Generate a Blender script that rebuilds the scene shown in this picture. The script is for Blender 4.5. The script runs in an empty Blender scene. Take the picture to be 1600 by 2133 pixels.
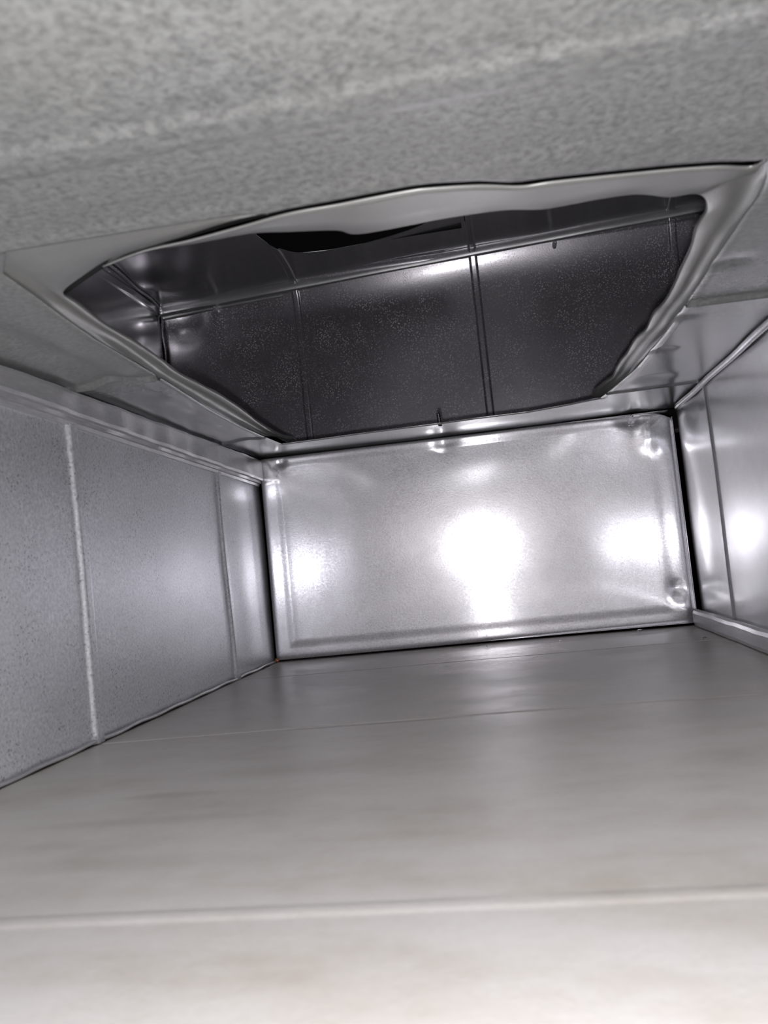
import bpy, math, random
from mathutils import Vector, Matrix, noise
random.seed(7)
S = bpy.context.scene
C = S.collection

# ---------------------------------------------------------------- camera, world, lights, exposure
W, H, D = 0.508, 0.2533, 1.0203            # duct width, height, camera distance from the end cap
Y0 = -1.62                                 # near mouth of the duct
YAW, PITCH, ROLL = -0.14697, 0.06481, -0.10254
fwd = Vector((math.sin(YAW)*math.cos(PITCH), math.cos(YAW)*math.cos(PITCH), math.sin(PITCH)))
rt = Vector((math.cos(YAW), -math.sin(YAW), 0.0))
up = rt.cross(fwd)
r2 = rt*math.cos(ROLL) + up*math.sin(ROLL)
u2 = -rt*math.sin(ROLL) + up*math.cos(ROLL)
cam = bpy.data.cameras.new('camera')
camo = bpy.data.objects.new('camera', cam); C.objects.link(camo)
m = Matrix((r2, u2, -fwd)).transposed().to_4x4(); m.translation = Vector((0.30475, -D, 0.10254))
camo.matrix_world = m
cam.sensor_fit = 'VERTICAL'; cam.sensor_height = 36.0; cam.lens = 1763.82/2133.0*36.0
cam.clip_start = 0.01
cam.dof.use_dof = True; cam.dof.focus_distance = 1.0; cam.dof.aperture_fstop = 16.0
S.camera = camo

world = bpy.data.worlds.new('world'); S.world = world; world.use_nodes = True
world.node_tree.nodes['Background'].inputs[0].default_value = (0.9, 0.92, 1.0, 1)
world.node_tree.nodes['Background'].inputs[1].default_value = 0.0
S.view_settings.view_transform = 'Standard'; S.view_settings.look = 'None'
S.view_settings.gamma = 1.0; S.view_settings.use_curve_mapping = False
S.view_settings.exposure = 0.0

def lamp(name, kind, loc, power, size, col=(1, 1, 1), target=None):
    l = bpy.data.lights.new(name, kind); l.energy = power; l.color = col
    if kind == 'AREA': l.shape = 'DISK'; l.size = size
    else: l.shadow_soft_size = size
    o = bpy.data.objects.new(name, l); C.objects.link(o); o.location = loc
    if target: o.rotation_euler = (Vector(target)-Vector(loc)).to_track_quat('-Z', 'Y').to_euler()
    return o
fl = lamp('phone_flash', 'SPOT', (0.300, -1.03, 0.088), 7.6, 0.004, (0.985, 0.97, 1.0), (0.28, 0.0, 0.13))
fl.data.spot_size = math.radians(130); fl.data.spot_blend = 0.55
lamp('room_light', 'AREA', (0.25, -2.6, 0.35), 0.8, 0.9, (1.0, 0.90, 0.78), (0.25, 0, 0.12))
S.cycles.max_bounces = 16; S.cycles.glossy_bounces = 10; S.cycles.diffuse_bounces = 6
S.cycles.caustics_reflective = True; S.cycles.blur_glossy = 0.3
S.cycles.sample_clamp_indirect = 6.0
S.cycles.use_denoising = True
# ---------------------------------------------------------------- helpers
def smooth(ob):
    for p in ob.data.polygons: p.use_smooth = True
def mesh(name, verts, faces, mat, parent=None, flat=False, thick=0):
    me = bpy.data.meshes.new(name); me.from_pydata([tuple(v) for v in verts], [], faces); me.update()
    me.materials.append(mat)
    o = bpy.data.objects.new(name, me); C.objects.link(o)
    if not flat: smooth(o)
    if parent: o.parent = parent
    if thick:
        md = o.modifiers.new('thickness', 'SOLIDIFY'); md.thickness = abs(thick); md.offset = 1.0 if thick > 0 else -1.0
    return o
def empty(name, label, cat, group=None):
    o = bpy.data.objects.new(name, None); C.objects.link(o)
    o['label'] = label; o['category'] = cat
    if group: o['group'] = group
    return o
def tag(o, label, cat, group=None):
    o['label'] = label; o['category'] = cat
    if group: o['group'] = group
    return o
def struct(o, label=None):
    o['kind'] = 'structure'
    if label: o['label'] = label
    return o
def grid(us, vs, fn, keep=None):
    V = [fn(u, v) for v in vs for u in us]; n = len(us); F = []
    for j in range(len(vs)-1):
        for i in range(n-1):
            if keep is None or keep(i, j): F.append((j*n+i, j*n+i+1, (j+1)*n+i+1, (j+1)*n+i))
    return V, F
def lin(a, b, n): return [a+(b-a)*i/(n-1) for i in range(n)]
def fine(a, b, step, marks, hw=0.012, fs=0.0008):
    xs = set(round(x, 5) for x in lin(a, b, max(2, int((b-a)/step)+1)))
    for mk in marks:
        k = -hw
        while k <= hw:
            if a < mk+k < b: xs.add(round(mk+k, 5))
            k += fs
    xs = sorted(xs); out = [xs[0]]
    for x in xs[1:]:
        if x-out[-1] > 0.0003: out.append(x)
    return out
def bead(t, w=0.003, s=0.0025, h=0.002):          # flat-topped pressed bead across a sheet
    a = abs(t)
    if a <= w: return h
    if a >= w+s: return 0.0
    k = (a-w)/s; return h*(0.5+0.5*math.cos(math.pi*k))
def wob(x, y, z, f=7.0, a=0.0012):                # oil-canning of thin sheet
    return a*noise.noise(Vector((x*f, y*f, z*f+3.7)))
def interp(P, t):                                  # piecewise linear y(x), P sorted by x
    if t <= P[0][0]: return P[0][1]
    for (a, b), (c, d) in zip(P, P[1:]):
        if t <= c: return b+(d-b)*(t-a)/(c-a) if c > a else d
    return P[-1][1]
def gauss(dx, dy, s): return math.exp(-(dx*dx+dy*dy)/(2*s*s))
def ribbon(rows):                                  # rows: equal-length polylines, lofted
    n = len(rows[0]); V = [p for r in rows for p in r]
    F = [(j*n+i, j*n+i+1, (j+1)*n+i+1, (j+1)*n+i) for j in range(len(rows)-1) for i in range(n-1)]
    return V, F
def catmull(P, k=4):                               # smooth a 3D polyline
    Q = [Vector(p) for p in P]; out = []
    for i in range(len(Q)-1):
        a, b, c, d = Q[max(i-1, 0)], Q[i], Q[i+1], Q[min(i+2, len(Q)-1)]
        for j in range(k):
            t = j/k
            out.append(0.5*((2*b)+(c-a)*t+(2*a-5*b+4*c-d)*t*t+(3*b-a-3*c+d)*t**3))
    out.append(Q[-1]); return out
def sweep_box(y0, y1, n, prof):                    # profile (x, z) list extruded along y, closed
    V, F = [], []; ys = lin(y0, y1, n); k = len(prof(y0))
    for y in ys: V += [(x, y, z) for x, z in prof(y)]
    for j in range(n-1):
        for i in range(k):
            i2 = (i+1) % k; F.append((j*k+i, j*k+i2, (j+1)*k+i2, (j+1)*k+i))
    F.append(tuple(range(k))); F.append(tuple(reversed(range((n-1)*k, n*k))))
    return V, F
def tube(path, rad, k=8):
    V, F = [], []; n = len(path)
    for i, p in enumerate(path):
        p = Vector(p); a = Vector(path[max(i-1, 0)]); b = Vector(path[min(i+1, n-1)])
        t = (b-a).normalized(); s = t.orthogonal().normalized() if abs(t.z) > .9 else t.cross(Vector((0, 0, 1))).normalized()
        q = t.cross(s)
        for j in range(k):
            an = 2*math.pi*j/k; V.append(p+(s*math.cos(an)+q*math.sin(an))*rad)
    for i in range(n-1):
        for j in range(k): F.append((i*k+j, i*k+(j+1) % k, (i+1)*k+(j+1) % k, (i+1)*k+j))
    F.append(tuple(reversed(range(k)))); F.append(tuple(range((n-1)*k, n*k)))
    return V, F

# ---------------------------------------------------------------- materials
class NT:
    def __init__(s, name):
        s.m = bpy.data.materials.new(name); s.m.use_nodes = True; s.t = s.m.node_tree
        s.b = s.t.nodes['Principled BSDF']; s.tc = s.t.nodes.new('ShaderNodeTexCoord')
    def n(s, typ, **kw):
        o = s.t.nodes.new(typ)
        for k, v in kw.items(): setattr(o, k, v)
        return o
    def link(s, a, b): s.t.links.new(a, b)
    def mapped(s, scale=(1, 1, 1), loc=(0, 0, 0), rot=(0, 0, 0)):
        mp = s.n('ShaderNodeMapping'); mp.inputs['Scale'].default_value = scale
        mp.inputs['Location'].default_value = loc; mp.inputs['Rotation'].default_value = rot
        s.link(s.tc.outputs['Object'], mp.inputs['Vector']); return mp.outputs[0]
    def noise(s, vec, scale, detail=4, rough=0.6):
        o = s.n('ShaderNodeTexNoise'); o.inputs['Scale'].default_value = scale
        o.inputs['Detail'].default_value = detail; o.inputs['Roughness'].default_value = rough
        s.link(vec, o.inputs['Vector']); return o.outputs['Fac']
    def ramp(s, fac, stops):
        o = s.n('ShaderNodeValToRGB'); e = o.color_ramp.elements
        while len(e) < len(stops): e.new(0.5)
        for k, (p, c) in zip(e, stops):
            k.position = p; k.color = c if len(c) == 4 else (*c, 1)
        s.link(fac, o.inputs[0]); return o.outputs[0]
    def mix(s, fac, a, b, mode='MIX'):
        o = s.n('ShaderNodeMix', data_type='RGBA', blend_type=mode)
        for k, v in ((0, fac), (6, a), (7, b)):
            if hasattr(v, 'links'): s.link(v, o.inputs[k])
            else: o.inputs[k].default_value = v if k == 0 else (*v, 1)
        return o.outputs[2]
    def math(s, op, a, b=0.0, clamp=False):
        o = s.n('ShaderNodeMath', operation=op, use_clamp=clamp)
        for k, v in ((0, a), (1, b)):
            if hasattr(v, 'links'): s.link(v, o.inputs[k])
            else: o.inputs[k].default_value = v
        return o.outputs[0]
    def range(s, fac, lo, hi, a=0.0, b=1.0):
        o = s.n('ShaderNodeMapRange'); s.link(fac, o.inputs[0])
        for k, v in ((1, lo), (2, hi), (3, a), (4, b)): o.inputs[k].default_value = v
        return o.outputs[0]
    def bump(s, h, strength, dist, prev=None):
        o = s.n('ShaderNodeBump'); o.inputs['Strength'].default_value = strength; o.inputs['Distance'].default_value = dist
        s.link(h, o.inputs['Height'])
        if prev is not None: s.link(prev, o.inputs['Normal'])
        return o.outputs[0]
def g3(v, t=(0, 0, 0)): return (v+t[0], v+t[1], v+t[2])

def galvanised(name, base=0.62, tint=(0.985, 0.99, 1.02), rough=(0.28, 0.42), metallic=0.9, speck=0.25, grain=700.0,
               dust=0.15, dust_col=(0.42, 0.40, 0.37), bump=0.25, stretch=(1, 1, 1), specks=0.0, clean_y=None, pits=0.0, dust_rough=0.12, polish=None):
    k = NT(name)
    v = k.mapped(stretch)
    fn = k.noise(v, grain, 3, 0.7)                      # fine spangle
    md = k.noise(v, grain*0.12, 4, 0.6)                 # larger blotches
    lo = k.noise(k.mapped(), 6.0, 4, 0.55)              # patchy dust film
    c1 = tuple(base*t*(1-speck) for t in tint); c2 = tuple(min(1, base*t*(1+speck)) for t in tint)
    col = k.ramp(fn, [(0.34, c1), (0.66, c2)])
    col = k.mix(k.range(md, 0.4, 0.7, 0, 0.35), col, tuple(base*t*0.8 for t in tint))
    df = k.math('MULTIPLY', k.range(k.math('ADD', lo, k.math('MULTIPLY', k.math('SUBTRACT', fn, 0.5), 0.5)), 0.15, 0.85, 0.4, 1.0), dust)
    if clean_y:                                         # the dust film thins out towards the far end
        sp = k.n('ShaderNodeSeparateXYZ'); k.link(k.tc.outputs['Object'], sp.inputs[0])
        far = k.range(sp.outputs[1], clean_y[0], clean_y[1], 0.0, 1.0)
        df = k.math('MULTIPLY', df, k.range(far, 0, 1, 1.0, 0.08)); col = k.mix(k.math('MULTIPLY', far, 0.75), col, tuple(1.15*base*t for t in tint))
    if specks > 0:                                      # bright dust grains lying on the sheet
        vo = k.n('ShaderNodeTexVoronoi'); vo.inputs['Scale'].default_value = 320; k.link(v, vo.inputs['Vector'])
        dots = k.math('MULTIPLY', k.math('LESS_THAN', vo.outputs['Distance'], 0.34), k.range(k.noise(v, 30.0, 5, 0.75), 0.36, 0.62))
        dots = k.math('MULTIPLY', dots, specks)
    col = k.mix(df, col, dust_col)
    if specks > 0:
        df = k.math('MAXIMUM', df, dots); col = k.mix(dots, col, (0.90, 0.88, 0.92))
    if pits > 0:                                        # tiny dark corrosion pits
        vo = k.n('ShaderNodeTexVoronoi'); vo.inputs['Scale'].default_value = 360; k.link(v, vo.inputs['Vector'])
        pt = k.math('MULTIPLY', k.math('LESS_THAN', vo.outputs['Distance'], 0.26), k.range(k.noise(v, 35.0, 4, 0.7), 0.40, 0.62))
        col = k.mix(k.math('MULTIPLY', pt, pits), col, (0.10, 0.10, 0.11))
    k.link(col, k.b.inputs['Base Color'])
    k.link(k.math('MULTIPLY', k.math('SUBTRACT', 1.0, df), metallic), k.b.inputs['Metallic'])
    rg = k.range(lo, 0.3, 0.7, rough[0], rough[1])
    k.link(k.math('ADD', rg, k.math('MULTIPLY', df, dust_rough)), k.b.inputs['Roughness'])
    k.link(k.bump(fn, bump, 0.0006), k.b.inputs['Normal'])
    if polish:                                          # smooth rolled zinc between the rougher grains
        b2 = k.n('ShaderNodeBsdfPrincipled'); b2.inputs['Metallic'].default_value = 1.0; b2.inputs['Roughness'].default_value = polish[0]
        k.link(col, b2.inputs['Base Color']); mx = k.n('ShaderNodeMixShader')
        k.link(k.range(fn, 0.35, 0.65, polish[1]-0.15, polish[1]+0.15), mx.inputs[0])
        k.link(k.b.outputs[0], mx.inputs[1]); k.link(b2.outputs[0], mx.inputs[2])
        k.link(mx.outputs[0], k.t.nodes['Material Output'].inputs['Surface'])
    return k.m
M_CAP = galvanised('galvanised_end_cap', 0.70, tint=(0.985, 0.97, 1.03), rough=(0.36, 0.42), speck=0.16, grain=480, dust=0.42, dust_col=(0.46, 0.45, 0.47), bump=0.30, pits=0.25, dust_rough=0.05, polish=(0.12, 0.42))
M_WALL = galvanised('galvanised_wall', 0.70, tint=(0.975, 0.985, 1.03), rough=(0.25, 0.30), speck=0.30, grain=430, dust=0.50, dust_col=(0.66, 0.68, 0.72), bump=0.25, pits=0.55)
M_WALLR = galvanised('galvanised_bright_wall', 0.70, rough=(0.19, 0.26), speck=0.10, grain=600, dust=0.12, bump=0.15)
M_CEIL = galvanised('galvanised_ceiling', 0.52, tint=(0.985, 1.0, 1.0), rough=(0.19, 0.23), speck=0.42, grain=300, dust=0.85, dust_col=(0.158, 0.160, 0.146), bump=0.25, clean_y=(-0.80, -0.35), dust_rough=0.35)
M_LIP = galvanised('galvanised_lip', 0.56, tint=(0.99, 1.0, 0.97), rough=(0.30, 0.38), speck=0.06, grain=500, dust=0.38, dust_col=(0.28, 0.28, 0.265), bump=0.1)
M_DARK = galvanised('galvanised_upper_panel', 0.50, tint=(1.0, 0.97, 1.03), rough=(0.26, 0.32), speck=0.22, grain=500, dust=0.28, dust_col=(0.46, 0.445, 0.48), bump=0.2, specks=0.95, polish=(0.16, 0.25))
M_TOP = galvanised('galvanised_upper_top', 0.62, tint=(1.0, 0.985, 1.02), rough=(0.15, 0.20), speck=0.06, grain=700, dust=0.08, bump=0.06)
M_TRIM = galvanised('galvanised_seam', 0.64, rough=(0.28, 0.38), speck=0.12, grain=300, dust=0.25, bump=0.2, stretch=(3, 0.3, 3))

def floor_material():
    k = NT('dusty_floor_sheet')
    v = k.mapped(); vs = k.mapped((0.6, 1.3, 1))
    big = k.noise(vs, 16.0, 5, 0.6); fn = k.noise(v, 500.0, 3, 0.7); mid = k.noise(v, 70.0, 4, 0.6)
    col = k.ramp(big, [(0.30, (0.52, 0.475, 0.42)), (0.55, (0.65, 0.62, 0.59)), (0.75, (0.71, 0.685, 0.67))])
    col = k.mix(k.range(mid, 0.35, 0.7, 0, 0.35), col, (0.72, 0.70, 0.69))
    col = k.mix(k.range(fn, 0.3, 0.7, 0, 0.25), col, (0.50, 0.48, 0.455))
    sep = k.n('ShaderNodeSeparateXYZ'); k.link(k.tc.outputs['Object'], sep.inputs[0])
    for (x, y, sx, sy, a) in ((0.12, -0.608, 0.03, 0.006, 0.5), (0.12, -0.651, 0.06, 0.007, 0.35), (0.14, -0.706, 0.07, 0.010, 0.25),
                              (0.33, -0.505, 0.12, 0.03, 0.35), (0.17, -0.57, 0.06, 0.02, 0.35)):     # worn streaks in the dust
        dx = k.math('DIVIDE', k.math('SUBTRACT', sep.outputs[0], x), sx); dy = k.math('DIVIDE', k.math('SUBTRACT', sep.outputs[1], y), sy)
        r = k.math('ADD', k.math('MULTIPLY', dx, dx), k.math('ADD', k.math('MULTIPLY', dy, dy), k.math('MULTIPLY', big, 0.8)))
        col = k.mix(k.math('MULTIPLY', k.range(r, 0.2, 1.6, 1, 0), a), col, (0.36, 0.33, 0.28))
    for (y, wd, x0, x1, a) in ((-0.1504, 0.0012, 0.0, 0.50, 0.75), (-0.4544, 0.0016, 0.13, 0.33, 0.5)):     # dirt lying in the pressed grooves
        ln = k.range(k.math('ABSOLUTE', k.math('SUBTRACT', sep.outputs[1], y)), wd, wd*2.2, 1.0, 0.0)
        ln = k.math('MULTIPLY', ln, k.math('MULTIPLY', k.range(sep.outputs[0], x0, x0+0.03), k.range(sep.outputs[0], x1-0.1, x1, 1.0, 0.2)))
        col = k.mix(k.math('MULTIPLY', k.math('MULTIPLY', ln, a), k.range(mid, 0.3, 0.5, 0.5, 1.0)), col, (0.16, 0.14, 0.125))
    k.link(col, k.b.inputs['Base Color'])
    k.b.inputs['Specular IOR Level'].default_value = 0.25
    # fine scratches on the rubbed patch in front of the end cap
    sc = None
    for rz, sd in ((0.25, 1.0), (-0.4, 4.0), (0.9, 9.0), (-1.1, 13.0)):
        q = k.noise(k.mapped((40, 900, 1), (sd, sd, 0), (0, 0, rz)), 1.0, 2, 0.4)
        f = k.range(q, 0.66, 0.72)
        sc = f if sc is None else k.math('MAXIMUM', sc, f)
    dx = k.math('DIVIDE', k.math('SUBTRACT', sep.outputs[0], 0.27), 0.10); dy = k.math('DIVIDE', k.math('SUBTRACT', sep.outputs[1], -0.12), 0.12)
    rub = k.range(k.math('ADD', k.math('MULTIPLY', dx, dx), k.math('MULTIPLY', dy, dy)), 0.2, 1.3, 1.0, 0.0)
    sc = k.math('MULTIPLY', sc, rub)
    k.link(k.math('ADD', 0.08, k.math('MULTIPLY', rub, 0.12)), k.b.inputs['Metallic'])
    k.link(k.math('SUBTRACT', k.range(big, 0.35, 0.7, 0.30, 0.40), k.math('MULTIPLY', rub, 0.09)), k.b.inputs['Roughness'])
    k.link(k.bump(k.math('ADD', fn, k.math('MULTIPLY', sc, 0.6)), 0.25, 0.0006), k.b.inputs['Normal'])
    return k.m
M_FLOOR = floor_material()
def plain(name, col, rough=0.5, metal=0.0):
    k = NT(name); f = k.noise(k.mapped(), 300.0, 3)
    k.link(k.ramp(f, [(0.3, tuple(c*0.8 for c in col)), (0.7, tuple(min(1, c*1.15) for c in col))]), k.b.inputs['Base Color'])
    k.b.inputs['Roughness'].default_value = rough; k.b.inputs['Metallic'].default_value = metal
    return k.m
M_SCREW = plain('dark_zinc_screw', (0.10, 0.10, 0.11), 0.25, 0.9)
M_BRIGHT = plain('bright_zinc', (0.72, 0.72, 0.74), 0.25, 0.9)
M_POINT = plain('zinc_screw_point', (0.70, 0.70, 0.72), 0.35, 0.5)
M_SEAL = plain('orange_sealant', (0.45, 0.16, 0.07), 0.6)
M_BLACK = plain('shade_black', (0.004, 0.004, 0.004), 0.9)  # painted darkness for the lip gap and the riser void

# ---------------------------------------------------------------- opening outline data (metres)
LIP_A_OUT = [(0.0534, -0.1542, 0.2549), (0.0523, -0.2307, 0.2549), (0.0553, -0.3183, 0.2549), (0.0652, -0.4391, 0.2549), (0.0676, -0.4753, 0.2549), (0.0708, -0.5294, 0.2549), (0.0723, -0.5596, 0.2549), (0.0752, -0.5858, 0.2549), (0.0779, -0.6092, 0.2549), (0.0820, -0.6385, 0.2549), (0.0855, -0.6697, 0.2549), (0.1029, -0.6932, 0.2563), (0.1159, -0.6926, 0.2563), (0.1347, -0.6907, 0.2563), (0.1520, -0.6904, 0.2563), (0.1709, -0.6894, 0.2563), (0.1872, -0.6878, 0.2563), (0.2039, -0.6871, 0.2563), (0.2198, -0.6846, 0.2563)]
LIP_A_BAND = [(0.0449, -0.0905, 0.2641), (0.0491, -0.1908, 0.2641), (0.0537, -0.2844, 0.2641), (0.0577, -0.4061, 0.2641), (0.0615, -0.4460, 0.2641), (0.0689, -0.5136, 0.2641), (0.0744, -0.5536, 0.2614), (0.0771, -0.5802, 0.2605), (0.0810, -0.6055, 0.2596), (0.0882, -0.6389, 0.2578), (0.0924, -0.6706, 0.2569), (0.1011, -0.6884, 0.2558), (0.1144, -0.6895, 0.2558), (0.1330, -0.6877, 0.2558), (0.1496, -0.6867, 0.2558), (0.1690, -0.6861, 0.2558), (0.1857, -0.6850, 0.2558), (0.2026, -0.6842, 0.2558), (0.2189, -0.6826, 0.2558)]
LIP_A_IN = [(0.0568, -0.0329, 0.2653), (0.0538, -0.1239, 0.2653), (0.0656, -0.2985, 0.2653), (0.0650, -0.4046, 0.2653), (0.0696, -0.4483, 0.2653), (0.0734, -0.5063, 0.2653), (0.0782, -0.5460, 0.2623), (0.0812, -0.5723, 0.2613), (0.0851, -0.5957, 0.2603), (0.0892, -0.6144, 0.2583), (0.0935, -0.6254, 0.2573), (0.0988, -0.6331, 0.2563), (0.1047, -0.6396, 0.2553), (0.1154, -0.6477, 0.2553), (0.1365, -0.6623, 0.2553), (0.1568, -0.6682, 0.2553), (0.1771, -0.6735, 0.2553), (0.1992, -0.6801, 0.2553), (0.2188, -0.6829, 0.2553)]
LIP_B_OUT = [(0.1257, -0.6450, 0.2593), (0.1510, -0.6548, 0.2593), (0.1758, -0.6582, 0.2593), (0.2004, -0.6634, 0.2593), (0.2241, -0.6689, 0.2593), (0.2457, -0.6695, 0.2593), (0.2585, -0.6704, 0.2593), (0.2773, -0.6712, 0.2593), (0.2875, -0.6701, 0.2593), (0.3076, -0.6651, 0.2593), (0.3249, -0.6574, 0.2593), (0.3383, -0.6566, 0.2593), (0.3588, -0.6539, 0.2593), (0.3731, -0.6517, 0.2593), (0.3896, -0.6491, 0.2593), (0.4105, -0.6444, 0.2593), (0.4259, -0.6386, 0.2593), (0.4276, -0.6573, 0.2549), (0.4320, -0.6450, 0.2549), (0.4342, -0.6329, 0.2549), (0.4353, -0.6213, 0.2549), (0.4349, -0.6110, 0.2549), (0.4345, -0.6001, 0.2549), (0.4345, -0.5879, 0.2549), (0.4346, -0.5749, 0.2549), (0.4346, -0.5612, 0.2549), (0.4345, -0.5467, 0.2549), (0.4348, -0.5306, 0.2549), (0.4352, -0.5132, 0.2549), (0.4354, -0.4950, 0.2549), (0.4354, -0.4758, 0.2549), (0.4355, -0.4548, 0.2549), (0.4358, -0.4318, 0.2549), (0.4358, -0.4074, 0.2549), (0.4357, -0.3813, 0.2549), (0.4349, -0.3543, 0.2549), (0.4340, -0.3250, 0.2549), (0.4329, -0.2934, 0.2549), (0.4314, -0.2594, 0.2549), (0.4277, -0.2291, 0.2549), (0.4236, -0.1963, 0.2549), (0.4187, -0.1627, 0.2549), (0.4133, -0.1262, 0.2549)]
LIP_B_BAND = [(0.1234, -0.6403, 0.2613), (0.1490, -0.6502, 0.2613), (0.1736, -0.6523, 0.2613), (0.1985, -0.6570, 0.2613), (0.2217, -0.6596, 0.2613), (0.2435, -0.6585, 0.2613), (0.2563, -0.6570, 0.2613), (0.2759, -0.6581, 0.2613), (0.2865, -0.6574, 0.2613), (0.3073, -0.6527, 0.2613), (0.3252, -0.6464, 0.2613), (0.3390, -0.6447, 0.2613), (0.3601, -0.6420, 0.2613), (0.3749, -0.6402, 0.2613), (0.3919, -0.6376, 0.2613), (0.4138, -0.6310, 0.2613), (0.4295, -0.6259, 0.2613), (0.4319, -0.6315, 0.2633), (0.4364, -0.6184, 0.2633), (0.4377, -0.6065, 0.2633), (0.4389, -0.5940, 0.2633), (0.4402, -0.5807, 0.2633), (0.4394, -0.5700, 0.2633), (0.4379, -0.5596, 0.2633), (0.4363, -0.5488, 0.2633), (0.4367, -0.5338, 0.2633), (0.4373, -0.5175, 0.2633), (0.4374, -0.5010, 0.2633), (0.4376, -0.4833, 0.2633), (0.4388, -0.4625, 0.2633), (0.4391, -0.4420, 0.2633), (0.4380, -0.4225, 0.2633), (0.4368, -0.4019, 0.2633), (0.4354, -0.3798, 0.2633), (0.4354, -0.3525, 0.2633), (0.4329, -0.3294, 0.2633), (0.4298, -0.3055, 0.2633), (0.4283, -0.2747, 0.2633), (0.4266, -0.2411, 0.2633), (0.4262, -0.1999, 0.2633), (0.4243, -0.1590, 0.2633), (0.4206, -0.1190, 0.2633), (0.4166, -0.0750, 0.2633)]
LIP_B_IN = [(0.1311, -0.6426, 0.2643), (0.1491, -0.6444, 0.2643), (0.1702, -0.6429, 0.2643), (0.1991, -0.6441, 0.2643), (0.2164, -0.6391, 0.2643), (0.2381, -0.6318, 0.2643), (0.2470, -0.6231, 0.2643), (0.2719, -0.6236, 0.2643), (0.2836, -0.6247, 0.2643), (0.2974, -0.6249, 0.2643), (0.3178, -0.6234, 0.2643), (0.3360, -0.6171, 0.2643), (0.3517, -0.6175, 0.2643), (0.3650, -0.6183, 0.2643), (0.3807, -0.6164, 0.2643), (0.3966, -0.6069, 0.2643), (0.4066, -0.6067, 0.2643), (0.4130, -0.5997, 0.2653), (0.4180, -0.5892, 0.2653), (0.4210, -0.5759, 0.2653), (0.4209, -0.5651, 0.2653), (0.4208, -0.5538, 0.2653), (0.4222, -0.5396, 0.2653), (0.4237, -0.5245, 0.2653), (0.4247, -0.5093, 0.2653), (0.4252, -0.4938, 0.2653), (0.4260, -0.4770, 0.2653), (0.4270, -0.4589, 0.2653), (0.4275, -0.4404, 0.2653), (0.4277, -0.4212, 0.2653), (0.4269, -0.4030, 0.2653), (0.4248, -0.3867, 0.2653), (0.4251, -0.3632, 0.2653), (0.4255, -0.3379, 0.2653), (0.4221, -0.3209, 0.2653), (0.4209, -0.2963, 0.2653), (0.4211, -0.2655, 0.2653), (0.4189, -0.2388, 0.2653), (0.4185, -0.2047, 0.2653), (0.4193, -0.1645, 0.2653), (0.4142, -0.1395, 0.2653), (0.4097, -0.1095, 0.2653), (0.4086, -0.0624, 0.2653)]
NEAR_EDGE = [(0.2206, -0.6885, 0.2533), (0.2292, -0.6899, 0.2533), (0.2495, -0.6904, 0.2533), (0.2616, -0.6912, 0.2533), (0.2793, -0.6920, 0.2533), (0.2889, -0.6909, 0.2533), (0.3078, -0.6863, 0.2533), (0.3241, -0.6791, 0.2533), (0.3366, -0.6783, 0.2533), (0.3559, -0.6757, 0.2533), (0.3695, -0.6736, 0.2533), (0.3849, -0.6712, 0.2533), (0.4046, -0.6669, 0.2533), (0.4191, -0.6615, 0.2533)]
GAP_SHADE_OUT = [(0.0850, -0.6106, 0.2663), (0.0905, -0.6168, 0.2663), (0.0948, -0.6203, 0.2663), (0.1060, -0.6286, 0.2663), (0.1281, -0.6437, 0.2663), (0.1500, -0.6513, 0.2663), (0.1710, -0.6562, 0.2663), (0.1937, -0.6614, 0.2663), (0.2149, -0.6651, 0.2663), (0.2243, -0.6671, 0.2663), (0.2459, -0.6675, 0.2663), (0.2588, -0.6683, 0.2663), (0.2778, -0.6691, 0.2663), (0.2880, -0.6680, 0.2663), (0.3083, -0.6630, 0.2663), (0.3257, -0.6554, 0.2663), (0.3391, -0.6545, 0.2663), (0.3598, -0.6518, 0.2663), (0.3742, -0.6496, 0.2663), (0.3908, -0.6470, 0.2663), (0.4118, -0.6423, 0.2663), (0.4273, -0.6366, 0.2663)]
GAP_SHADE_IN = [(0.0751, -0.5932, 0.2663), (0.0809, -0.6000, 0.2663), (0.0855, -0.6037, 0.2663), (0.0974, -0.6128, 0.2663), (0.1207, -0.6291, 0.2663), (0.1436, -0.6374, 0.2663), (0.1655, -0.6427, 0.2663), (0.1891, -0.6485, 0.2663), (0.2112, -0.6526, 0.2663), (0.2209, -0.6547, 0.2663), (0.2433, -0.6553, 0.2663), (0.2567, -0.6562, 0.2663), (0.2763, -0.6571, 0.2663), (0.2868, -0.6559, 0.2663), (0.3078, -0.6508, 0.2663), (0.3258, -0.6428, 0.2663), (0.3397, -0.6419, 0.2663), (0.3610, -0.6391, 0.2663), (0.3760, -0.6367, 0.2663), (0.3931, -0.6341, 0.2663), (0.4148, -0.6292, 0.2663), (0.4309, -0.6232, 0.2663)]

BEADS = (-0.1504, -0.4544, -0.7584, -1.0624, -1.3664)
E1 = 0.014                                            # sheets run a little past the end cap

# ---------------------------------------------------------------- the duct shell
def floor_pt(x, y):
    z = bead(y-BEADS[0], 0.0008, 0.0007, -0.0025)
    z += bead(y-BEADS[1]-0.004*math.sin(x*9), 0.001, 0.002, -0.0004)
    z += bead(y-BEADS[2], 0.001, 0.005, 0.0004)
    return (x, y, z+wob(x, y, 0, 5, 0.0008)-0.0005)
V, F = grid(lin(-0.002, W+0.002, 90), fine(Y0, E1, 0.012, BEADS), floor_pt)
struct(mesh('floor', V, F, M_FLOOR, thick=-0.001), 'dusty beige-grey sheet metal duct floor')

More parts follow.
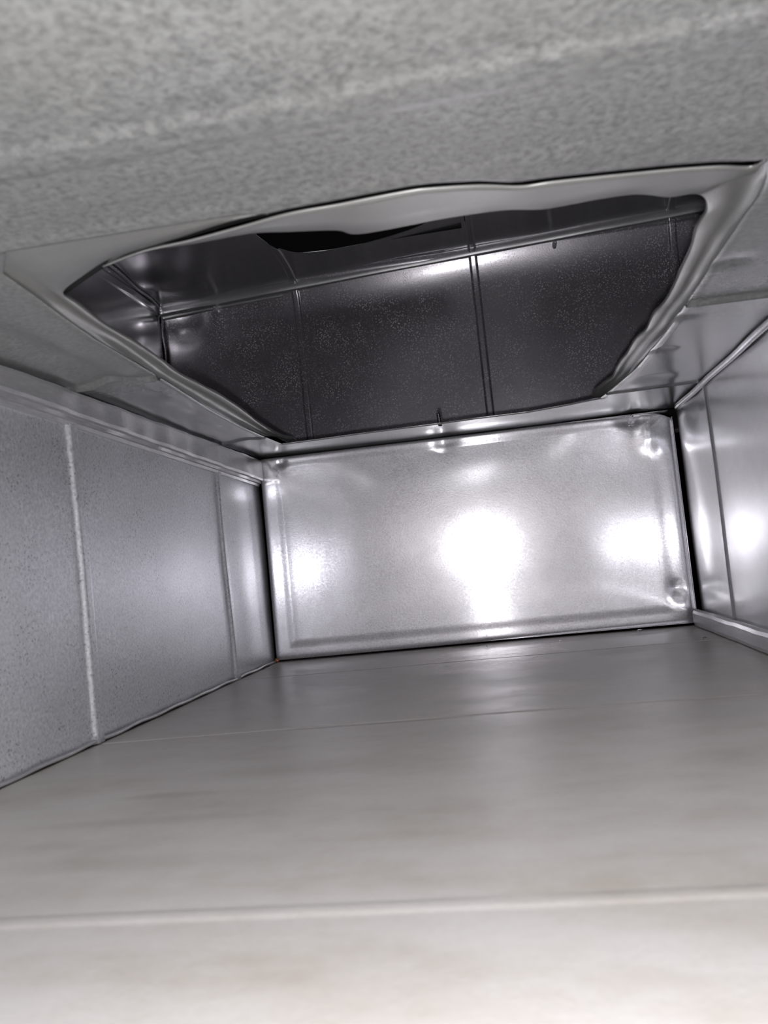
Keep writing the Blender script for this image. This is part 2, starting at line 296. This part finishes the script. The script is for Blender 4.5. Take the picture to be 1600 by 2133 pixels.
def wall_l(y, z):
    x = sum(bead(y-b+0.006*(z/H-0.5), 0.0036, 0.0050, 0.0034) for b in BEADS)
    x += wob(0, y, z, 6, 0.0022)*min(1, z/0.05)
    if y > -0.03: x -= 0.002*((y+0.03)/0.03)**2        # the end flares away from the cap edge
    return (x, y, z)
V, F = grid(fine(Y0, E1, 0.006, BEADS, 0.020), lin(0, H, 40), wall_l)
struct(mesh('wall_left', V, F, M_WALL, thick=-0.001), 'grey galvanised left duct wall with pressed vertical beads')
def wall_r(y, z):
    x = W-sum(bead(y-b, 0.0016, 0.0022, 0.0018) for b in BEADS)
    x += wob(2, y, z, 6, 0.003)*min(1, z/0.05)
    x -= 0.004*gauss(y+0.05, z-0.22, 0.025)-0.003*gauss(y+0.10, z-0.235, 0.02)
    if y > -0.03: x += 0.0015*((y+0.03)/0.03)**2
    return (x, y, z)
V, F = grid(fine(Y0, E1, 0.010, BEADS), lin(0, H, 40), lambda y, z: wall_r(y, z))
struct(mesh('wall_right', V, F, M_WALLR, thick=0.001), 'shiny galvanised right duct wall beside the end cap')

# ceiling with the opening: warped grid, hole edges follow the cut
XL = sorted([(p[1], p[0]) for p in LIP_A_OUT[:11]]+[(-0.697, 0.105)])       # (y, x) of the cut on the left
XR = sorted([(p[1], p[0]) for p in LIP_B_OUT[17:]])
YN = [(0.105, -0.694), (0.158, -0.693), (0.205, -0.692)]+sorted((p[0], p[1]) for p in NEAR_EDGE)
YF = [(0.06, -0.085), (0.10, -0.086), (0.149, -0.090), (0.204, -0.091), (0.239, -0.090), (0.284, -0.094), (0.336, -0.092), (0.376, -0.107), (0.405, -0.124), (0.43, -0.126)]
def xl(y): return interp(XL, y)+0.003
def xr(y): return interp(XR, y)-0.003
xs_par = [('L', t) for t in lin(0, 1, 14)]+[('M', t) for t in lin(0, 1, 70)[1:]]+[('R', t) for t in lin(0, 1, 14)[1:]]
ys_near = fine(Y0, -0.72, 0.004, BEADS, 0.030)
ROWS = [('N', y) for y in ys_near]+[('n', t) for t in lin(0, 1, 20)[1:]]+[('H', t) for t in lin(0, 1, 240)[1:]]+[('F', t) for t in lin(0, 1, 14)[1:]]
DENTS = [(0.0336, -0.004, 0.006, 0.0018), (0.239, -0.004, 0.008, 0.0012), (0.4606, -0.004, 0.007, 0.0022), (0.440, -0.32, 0.006, 0.002), (0.438, -0.42, 0.006, 0.002), (0.441, -0.53, 0.006, 0.002), (0.452, -0.20, 0.012, 0.003)]
def ceil_pt(c, r):
    kx, tx = c; ky, ty = r
    def xof(y):
        a, b = xl(y), xr(y)
        return a*tx-0.002*(1-tx) if kx == 'L' else a+(b-a)*tx if kx == 'M' else b+(W+0.002-b)*tx
    if ky == 'N': y = ty; x = xof(-0.69)
    else:
        xg = xof(-0.69 if ky == 'n' else -0.12)
        yn, yf = interp(YN, xof(-0.69)), interp(YF, xof(-0.12))
        y = -0.72+(yn+0.72)*ty if ky == 'n' else yn+(yf-yn)*ty if ky == 'H' else yf+(E1-yf)*ty
        x = xof(y)
    dh = math.hypot(max(0.08-x, 0, x-0.43), max(-0.69-y, 0, y+0.09))      # distance from the opening
    z = H+wob(x, y, 5, 6, 0.002)*max(0.04, min(1, dh/0.09))
    z -= bead(y-BEADS[2]-0.006*(x-0.25), 0.004, 0.0085, 0.0013) if y < -0.6 else 0
    if y > -0.6 and (x < 0.07 or x > 0.40): z -= bead(y-BEADS[0], 0.0012, 0.002, 0.0018)+bead(y-BEADS[1]-0.05*(x-0.43)*(x > 0.4), 0.002, 0.0032, 0.0032)
    z -= 0.0010*(1/(1+math.exp(-(y+0.700-0.01*(x > 0.42))/0.0018)))*(1 if y < -0.5 else max(0, 1-(y+0.5)/0.2))*(1 if 0.09 < x < 0.5 else 0)
    if y > BEADS[0]: z += 0.002*math.sin((y-BEADS[0])/0.165*math.pi)*0.5
    for (a, b, s, h) in DENTS: z += h*gauss(x-a, y-b, s)
    if x < 0.10 and y > -0.7: z += 0.004*math.exp(-((x-0.035)/0.012)**2)*max(0, min(1, (0.0-y)/0.4))
    return (x, y, z)
nl, nm = 13, 69
def keep(i, j):
    return not (nl <= i < nl+nm and ROWS[j+1][0] == 'H')
V, F = grid(xs_par, ROWS, ceil_pt, keep)
struct(mesh('ceiling', V, F, M_CEIL, thick=0.001), 'mottled grey galvanised duct ceiling around the cut opening')

# folded seams along the duct corners
def rail_l(y):
    t = 0.0006*math.sin(y*60)+0.0004*math.sin(y*140)
    lo = 0.2335 if y < -0.55 else 0.2335-0.0095*(y+0.55)/0.52
    lo -= 0.004
    return [(-0.001, lo-0.002), (0.003+t*.5, lo-0.002), (0.0035+t*.5, lo+0.0008), (0.0055, lo+0.0012), (0.0058+t*.5, lo+0.004), (0.0088+t, lo+0.0045),
            (0.0094+t, lo+0.007), (0.0092+t, H-0.006), (0.0086+t, H-0.0035), (-0.001, H-0.0035)]
V, F = sweep_box(Y0, -0.008, 240, rail_l)
o = struct(mesh('trim_1', V, F, M_TRIM, flat=True), 'long folded seam strip under ceiling along left wall')
def rail_r(y):
    t = 0.0003*math.sin(y*55)+0.00015*math.sin(y*131+1)
    x0 = 0.4985+0.000*y; top = 0.0185+t*0.5
    return [(x0+t, 0.0005), (x0-0.0012+t, 0.004), (x0-0.001+t, top-0.004), (x0+0.0005+t, top-0.001), (x0+0.003, top+0.0005), (x0+0.0055, top), (x0+0.0075, top-0.0025), (W+0.002, top-0.003), (W+0.002, 0.0005)]
V, F = sweep_box(Y0, -0.004, 240, rail_r)
struct(mesh('trim_2', V, F, M_TRIM, flat=True), 'raised folded seam strip on floor along right wall')
V, F = tube([(W-0.0035+0.0006*math.sin(y*40), y, H-0.0035) for y in lin(Y0, -0.03, 160)]+[(W-0.002, -0.018, H-0.003), (W+0.002, -0.006, H-0.002)], 0.0030, 10)
struct(mesh('trim_3', V, F, M_BRIGHT), 'shiny round seam bead between ceiling and right wall')
V, F = tube([(0.0012+0.0004*math.sin(y*70), y, 0.0016+0.0004*math.sin(y*93)) for y in lin(Y0, -0.006, 200)], 0.0016, 8)
struct(mesh('trim_4', V, F, M_TRIM), 'thin bright seam between left wall and floor')

# ---------------------------------------------------------------- end cap
cap = empty('end_cap', 'bright galvanised pan-shaped end cap closing the duct, with white glare spot', 'end cap')
CX0, CX1, CZ0, CZ1 = 0.0058, 0.5052, 0.0025, 0.2508
def cap_pt(x, z):
    x0 = CX0-0.003*(1-z/H); x1 = CX1-0.0002
    u = (x-x0)/(x1-x0); a, b, c, d = x-x0, x1-x, z-CZ0, CZ1-z
    y = 0.028*(x-0.25)-0.012*(z-0.125)
    def step(t, w0, w1): k = max(0, min(1, (t-w0)/(w1-w0))); return k*k*(3-2*k)
    s = min(step(a, 0.016, 0.026), step(b, 0.020, 0.036), step(c, 0.012, 0.024), step(d, 0.006, 0.014)*0.6+0.4)
    y -= 0.0010*s                                         # centre stands proud of the rim
    y += 0.0035*math.exp(-a/0.0022)+0.0045*math.exp(-b/0.0035)+0.003*math.exp(-c/0.0018)+0.002*math.exp(-d/0.0015)
    y += wob(x, 3, z, 5, 0.0012)+wob(x, 9, z, 14, 0.00015)
    for (px, pz, s2, h) in ((0.0336, 0.2441, 0.005, 0.002), (0.236, 0.2445, 0.007, 0.0016), (0.455, 0.246, 0.008, 0.0035), (0.475, 0.225, 0.012, -0.003), (0.49, 0.02, 0.010, -0.0025), (0.486, 0.045, 0.006, 0.002), (0.02, 0.225, 0.014, -0.002)):
        y += h*gauss(x-px, z-pz, s2)
    return y
us = lin(0, 0.09, 50)+lin(0.09, 0.90, 70)[1:]+lin(0.90, 1, 50)[1:]; vs = lin(0, 0.13, 40)+lin(0.13, 0.86, 50)[1:]+lin(0.86, 1, 40)[1:]
def cap_uv(u, v):
    z = CZ0+(CZ1-CZ0)*v; x0 = CX0-0.003*(1-z/H); x1 = CX1-0.0002
    x = x0+(x1-x0)*u
    cr = 0.006                                            # top right corner is cut back
    if u > 0.9 and v > 0.9:
        t = max(0, (u-0.9)/0.1*(v-0.9)/0.1); z -= 0.007*t**3; x -= 0.006*t**3
    return (x, cap_pt(x, z), z)
V, F = grid(us, vs, cap_uv)
panel = mesh('panel', V, F, M_CAP, cap, thick=0.0008)
def flange(name, a, b, d):                                # bent back edges of the pan
    n = 40; V, F = ribbon([[Vector(a).lerp(Vector(b), t) for t in lin(0, 1, n)], [Vector(a).lerp(Vector(b), t)+Vector(d) for t in lin(0, 1, n)]])
    mesh(name, V, F, M_CAP, cap, thick=0.0008)
flange('edge_flange', (CX0-0.003, 0.004, CZ0), (CX0, 0.004, CZ1), (0.001, 0.03, 0))
flange('edge_flange', (CX1-0.001, 0.005, CZ0), (CX1-0.001, 0.005, CZ1-0.007), (-0.001, 0.03, 0))
flange('edge_flange', (CX0-0.003, 0.0035, CZ0), (CX1-0.001, 0.0035, CZ0), (0, 0.03, 0.001))
flange('edge_flange', (CX0, 0.003, CZ1), (CX1-0.006, 0.003, CZ1), (0, 0.03, -0.001))
for x, z, lab in ((0.0336, 0.2475, 'end of screw poking out above the end cap, near its top left corner'), (0.4575, 0.2495, 'end of screw poking out above the end cap, near its top right corner')):
    V, F = tube([(x, -0.0005, z), (x, -0.003, z-0.0004), (x+0.0003, -0.0045, z-0.0008)], 0.0014, 8)
    tag(mesh('screw_tip', V, F, M_BRIGHT), lab, 'screw')
for p, lab in (((0.0085, -0.0005, 0.2495), 'orange sealant dab at the upper left corner of the end cap'), ((0.0020, 0.001, 0.0022), 'orange sealant dab at the lower left corner of the end cap')):
    rr = random.Random(p[2]); V = []; F = []
    for i in range(6):
        for j in range(8):
            th, ph = math.pi*i/5, 2*math.pi*j/8; q = 1+0.25*rr.uniform(-1, 1)
            V.append((p[0]+0.0030*q*math.sin(th)*math.cos(ph), p[1]+0.0022*q*math.sin(th)*math.sin(ph), p[2]+0.0022*q*math.cos(th)))
    for i in range(5):
        for j in range(8): F.append((i*8+j, i*8+(j+1) % 8, (i+1)*8+(j+1) % 8, (i+1)*8+j))
    tag(mesh('sealant_dab', V, F, M_SEAL), lab, 'sealant')

# ---------------------------------------------------------------- rough-cut collar lips round the opening
col = empty('opening_collar', 'wavy hand-bent sheet metal collar lining the rectangular ceiling opening', 'collar')
def lip(name, rows, parent, label=None, curl=lambda t: 1.0):
    rows = [catmull(r, 5) for r in rows]; n = len(rows[0])
    r0, r1, r2_ = rows; mid = [a.lerp(b, 0.5)+Vector((0, 0, 0.0006)) for a, b in zip(r1, r2_)]
    edge = []
    for i, (b, c) in enumerate(zip(r1, r2_)):
        d = (c-b); d.z = 0; L = d.length; d = d.normalized() if L > 1e-6 else Vector((0, 1, 0))
        cu = curl(i/(n-1)); edge.append(c+d*0.0012*cu+Vector((0, 0, cu*(0.003+0.0012*noise.noise(c*40)))))
    V, F = ribbon([r0, [a.lerp(b, 0.6) for a, b in zip(r0, r1)], r1, mid, r2_, edge])
    o = mesh(name, V, F, M_LIP, parent, thick=0.0009)
    if label: o['label'] = label
    return o
lip('lip', [LIP_A_OUT, LIP_A_BAND, LIP_A_IN], col, 'narrow jagged lip', lambda t: max(0.05, min(1, (0.58-t)/0.1)))
lip('lip', [LIP_B_OUT, LIP_B_BAND, LIP_B_IN], col, 'wide wavy lip')

V, F = ribbon([catmull(GAP_SHADE_OUT, 3), catmull(GAP_SHADE_IN, 3)])  # added black strip, paints the shade in the gap along the lip
o = mesh('gap_shade', V, F, M_BLACK, col, thick=0.001); o['label'] = 'black strip added as painted shade in the gap behind the lip'
# screw standing up behind the far edge of the opening
sc = empty('screw', 'dark pointed screw standing up behind the far edge of opening', 'screw')
sx, sy, sz = 0.2388, -0.0800, H-0.0005
V, F = [], []; k = 12; prof = []
z = 0.0
while z < 0.0165:
    for dz, rr in ((0, 0.00165), (0.0006, 0.0023), (0.0011, 0.0023)): prof.append((z+dz, rr*(1 if z < 0.0125 else max(0.25, 1-(z-0.0125)/0.0055))))
    z += 0.0017
for (zz, rr) in prof:
    for j in range(k):
        an = 2*math.pi*j/k; V.append((sx+rr*math.cos(an)-0.06*zz, sy+rr*math.sin(an), sz+zz+0.0003*j/k*2))
for i in range(len(prof)-1):
    for j in range(k): F.append((i*k+j, i*k+(j+1) % k, (i+1)*k+(j+1) % k, (i+1)*k+j))
mesh('shank', V, F, M_SCREW, sc)
n0 = len(prof)-1; zt, rt_ = prof[-1]
V = [(sx+rt_*math.cos(2*math.pi*j/k)-0.06*zt, sy+rt_*math.sin(2*math.pi*j/k), sz+zt) for j in range(k)]+[(sx-0.06*(zt+0.002), sy, sz+zt+0.002)]
mesh('tip', V, [(j, (j+1) % k, k) for j in range(k)], M_SCREW, sc)
# ---------------------------------------------------------------- the branch box above the opening
PY, PXL, PXR = 0.350, -0.250, 0.720
PB = (-0.0085, 0.2915, 0.6050)
br = empty('branch_box', 'dark sheet metal branch duct box seen through the ceiling opening', 'duct')
def rz(x): return 0.581+0.036*(x+0.01)                     # height of the slip joint across the back
def back_pt(x, z):
    y = PY-sum(bead(x-b, 0.0035, 0.003, 0.0030) for b in PB)+wob(x, 12, z, 5, 0.003)
    t = max(0, (z-0.53)/0.05); y -= 0.0106*t*t*(0.6+0.4*math.exp(-((x-0.1)/0.3)**2))
    y += 0.006*gauss(x+0.215, z-0.55, 0.022)-0.003*gauss(x+0.16, z-0.55, 0.016)
    return (x, y, z)
V, F = grid(fine(PXL, PXR, 0.012, PB), lin(0.265, 0.60, 40), back_pt)
mesh('back_panel', V, F, M_DARK, br, thick=0.001)
def top_pt(x, y):
    z = 0.0275+rz(x)-0.020*math.exp(-(PY-0.010-y)/0.035)+wob(x, y, 20, 6, 0.0018)-0.006*gauss(x+0.19, y-0.28, 0.03)-0.006*gauss(x+0.235, y-0.25, 0.03)
    z -= sum(bead(x-b-0.015*(PY-y)*(i == 0), 0.0035, 0.003, 0.0026) for i, b in enumerate(PB))
    return (x, y, z)
txs = fine(PXL, PXR, 0.010, PB+(-0.0172, 0.250)); txs.append(PXR+0.001)
HOLE = [(-0.0172, 0.1648), (-0.0129, 0.192), (-0.0038, 0.2201), (0.0063, 0.2389), (0.0212, 0.2558), (0.043, 0.2623), (0.0732, 0.267), (0.1273, 0.2682), (0.1669, 0.2615), (0.1984, 0.2532), (0.2204, 0.2441), (0.2382, 0.2297), (0.245, 0.19), (0.25, 0.1)]
trow = [('a', t) for t in lin(0, 1, 24)]+[('h', t) for t in lin(0, 1, 10)[1:]]+[('b', t) for t in lin(0, 1, 40)[1:]]
def top_row(x, r):
    k, t = r; e = interp(HOLE, x)
    return top_pt(x, -0.75+0.65*t if k == 'a' else -0.10+(e+0.10)*t if k == 'h' else e+(0.345-e)*t)
def top_keep(i, j):
    return not (trow[j+1][0] == 'h' and txs[i] >= -0.0176 and txs[i+1] <= 0.2505)
V, F = grid(txs, trow, top_row, top_keep)
mesh('top_panel', V, F, M_TOP, br, thick=0.001)
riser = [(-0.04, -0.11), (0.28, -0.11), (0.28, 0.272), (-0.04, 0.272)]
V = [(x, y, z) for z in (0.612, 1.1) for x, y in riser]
mesh('riser', V, [(0, 1, 5, 4), (1, 2, 6, 5), (2, 3, 7, 6), (3, 0, 4, 7), (4, 5, 6, 7)], M_BLACK, br, flat=True)  # inside coloured black to stand for the unlit void
def side_pt(y, z):
    x = PXL+wob(20, y, z, 7, 0.004)+bead(z-0.578, 0.004, 0.006, 0.004)*max(0, min(1, (y-0.10)/0.2))
    return (x, y, z)
V, F = grid(lin(-0.75, PY, 110), fine(0.265, 0.61, 0.010, (0.578,)), side_pt)
mesh('side_panel', V, F, M_TOP, br, thick=-0.001)
V, F = grid(lin(-0.75, PY, 40), lin(0.265, 0.64, 12), lambda y, z: (PXR, y, z))
mesh('side_panel', V, F, M_DARK, br, thick=0.001)
V, F = grid(lin(PXL, PXR, 40), lin(0.265, 0.64, 12), lambda x, z: (x, -0.75, z))
mesh('front_panel', V, F, M_DARK, br, thick=0.001)
for (a, b, c, d) in ((PXL, PXR, -0.75, -0.72), (PXL, 0.04, -0.72, 0.03), (0.45, PXR, -0.72, 0.03), (PXL, PXR, 0.03, PY)):
    V, F = grid(lin(a, b, 6), lin(c, d, 6), lambda x, y: (x, y, 0.2700))
    mesh('bottom_panel', V, F, M_DARK, br, thick=0.001)
# slip joint strip across the back, and the corner seam
V, F = [], []; n = 120
for x in lin(PXL+0.004, PXR, n):
    z0 = rz(x)-0.005; w = 0.0006*math.sin(x*35)
    for (dy, dz) in ((0.003, -0.004), (-0.0035, -0.004), (-0.0045, -0.001), (-0.0042, 0.0005), (-0.0105+w, 0.001), (-0.0125+w, 0.003), (-0.0128+w, 0.015), (-0.0110+w, 0.0168), (0.004, 0.0168)):
        V.append((x, PY-0.005+dy, z0+dz))
kk = 9
for i in range(n-1):
    for j in range(kk): F.append((i*kk+j, i*kk+(j+1) % kk, (i+1)*kk+(j+1) % kk, (i+1)*kk+j))
F += [tuple(range(kk)), tuple(reversed(range((n-1)*kk, n*kk)))]
mesh('slip_joint', V, F, M_TRIM, br)
V, F = tube([(PXL+0.003, y, top_pt(PXL, y)[2]-0.002) for y in lin(-0.3, 0.335, 80)], 0.0028, 8)
mesh('corner_seam', V, F, M_DARK, br)
V, F = tube([(PXL+0.002+0.0012*math.sin(z*90), PY-0.004, z) for z in lin(0.27, 0.575, 60)], 0.0022, 8)
mesh('corner_seam', V, F, M_DARK, br)
for x, lab in ((-0.1465, 'bright screw point under slip joint, left one in the branch box'), (0.4219, 'small bright screw point under slip joint, right one in the branch box')):
    z = rz(x)-0.012
    tp = empty('screw', lab, 'screw')
    V, F = tube([(x, PY-0.006, z), (x, PY-0.022, z+0.001)], 0.0036, 8); mesh('shank', V, F, M_POINT, tp)
    V, F = tube([(x+0.0005, PY-0.0215, z+0.001), (x+0.001, PY-0.0275, z+0.0012)], 0.0022, 8); mesh('tip', V, F, M_POINT, tp)

# ---------------------------------------------------------------- swarf and grit on the floor
BITS = [(0.4328, -0.0340, 0.0045, 'curled metal shaving against the foot of the end cap, biggest crumb on the floor'),
        (0.2630, -0.0450, 0.0024, 'small metal crumb on floor at end cap, below the glare spot'),
        (0.3436, -0.0600, 0.0020, 'small metal crumb on floor midway between glare spot and curled shaving'),
        (0.4780, -0.1480, 0.0022, 'dark grit speck on floor groove near right seam strip')]
for (x, y, s, lab) in BITS:
    rr = random.Random(int(x*1e4)); V, F = [], []; n = 9
    for i in range(n):
        a = i/(n-1)*4.6
        px, pz = x+s*0.8*math.cos(a)*(1-0.07*i)+s*0.15*i/n, 0.0006+s*0.55*(1+math.sin(a))*(1-0.05*i)*0.8
        for q in (-1, 1): V.append((px+rr.uniform(-.1, .1)*s, y+q*s*(0.35+0.3*rr.random()), pz))
    F = [(2*i, 2*i+1, 2*i+3, 2*i+2) for i in range(n-1)]
    o = mesh('metal_shaving' if s > 0.003 else 'metal_crumb', V, F, M_BRIGHT if 'dark' not in lab else M_SCREW, thick=0.0004)
    tag(o, lab, 'debris')
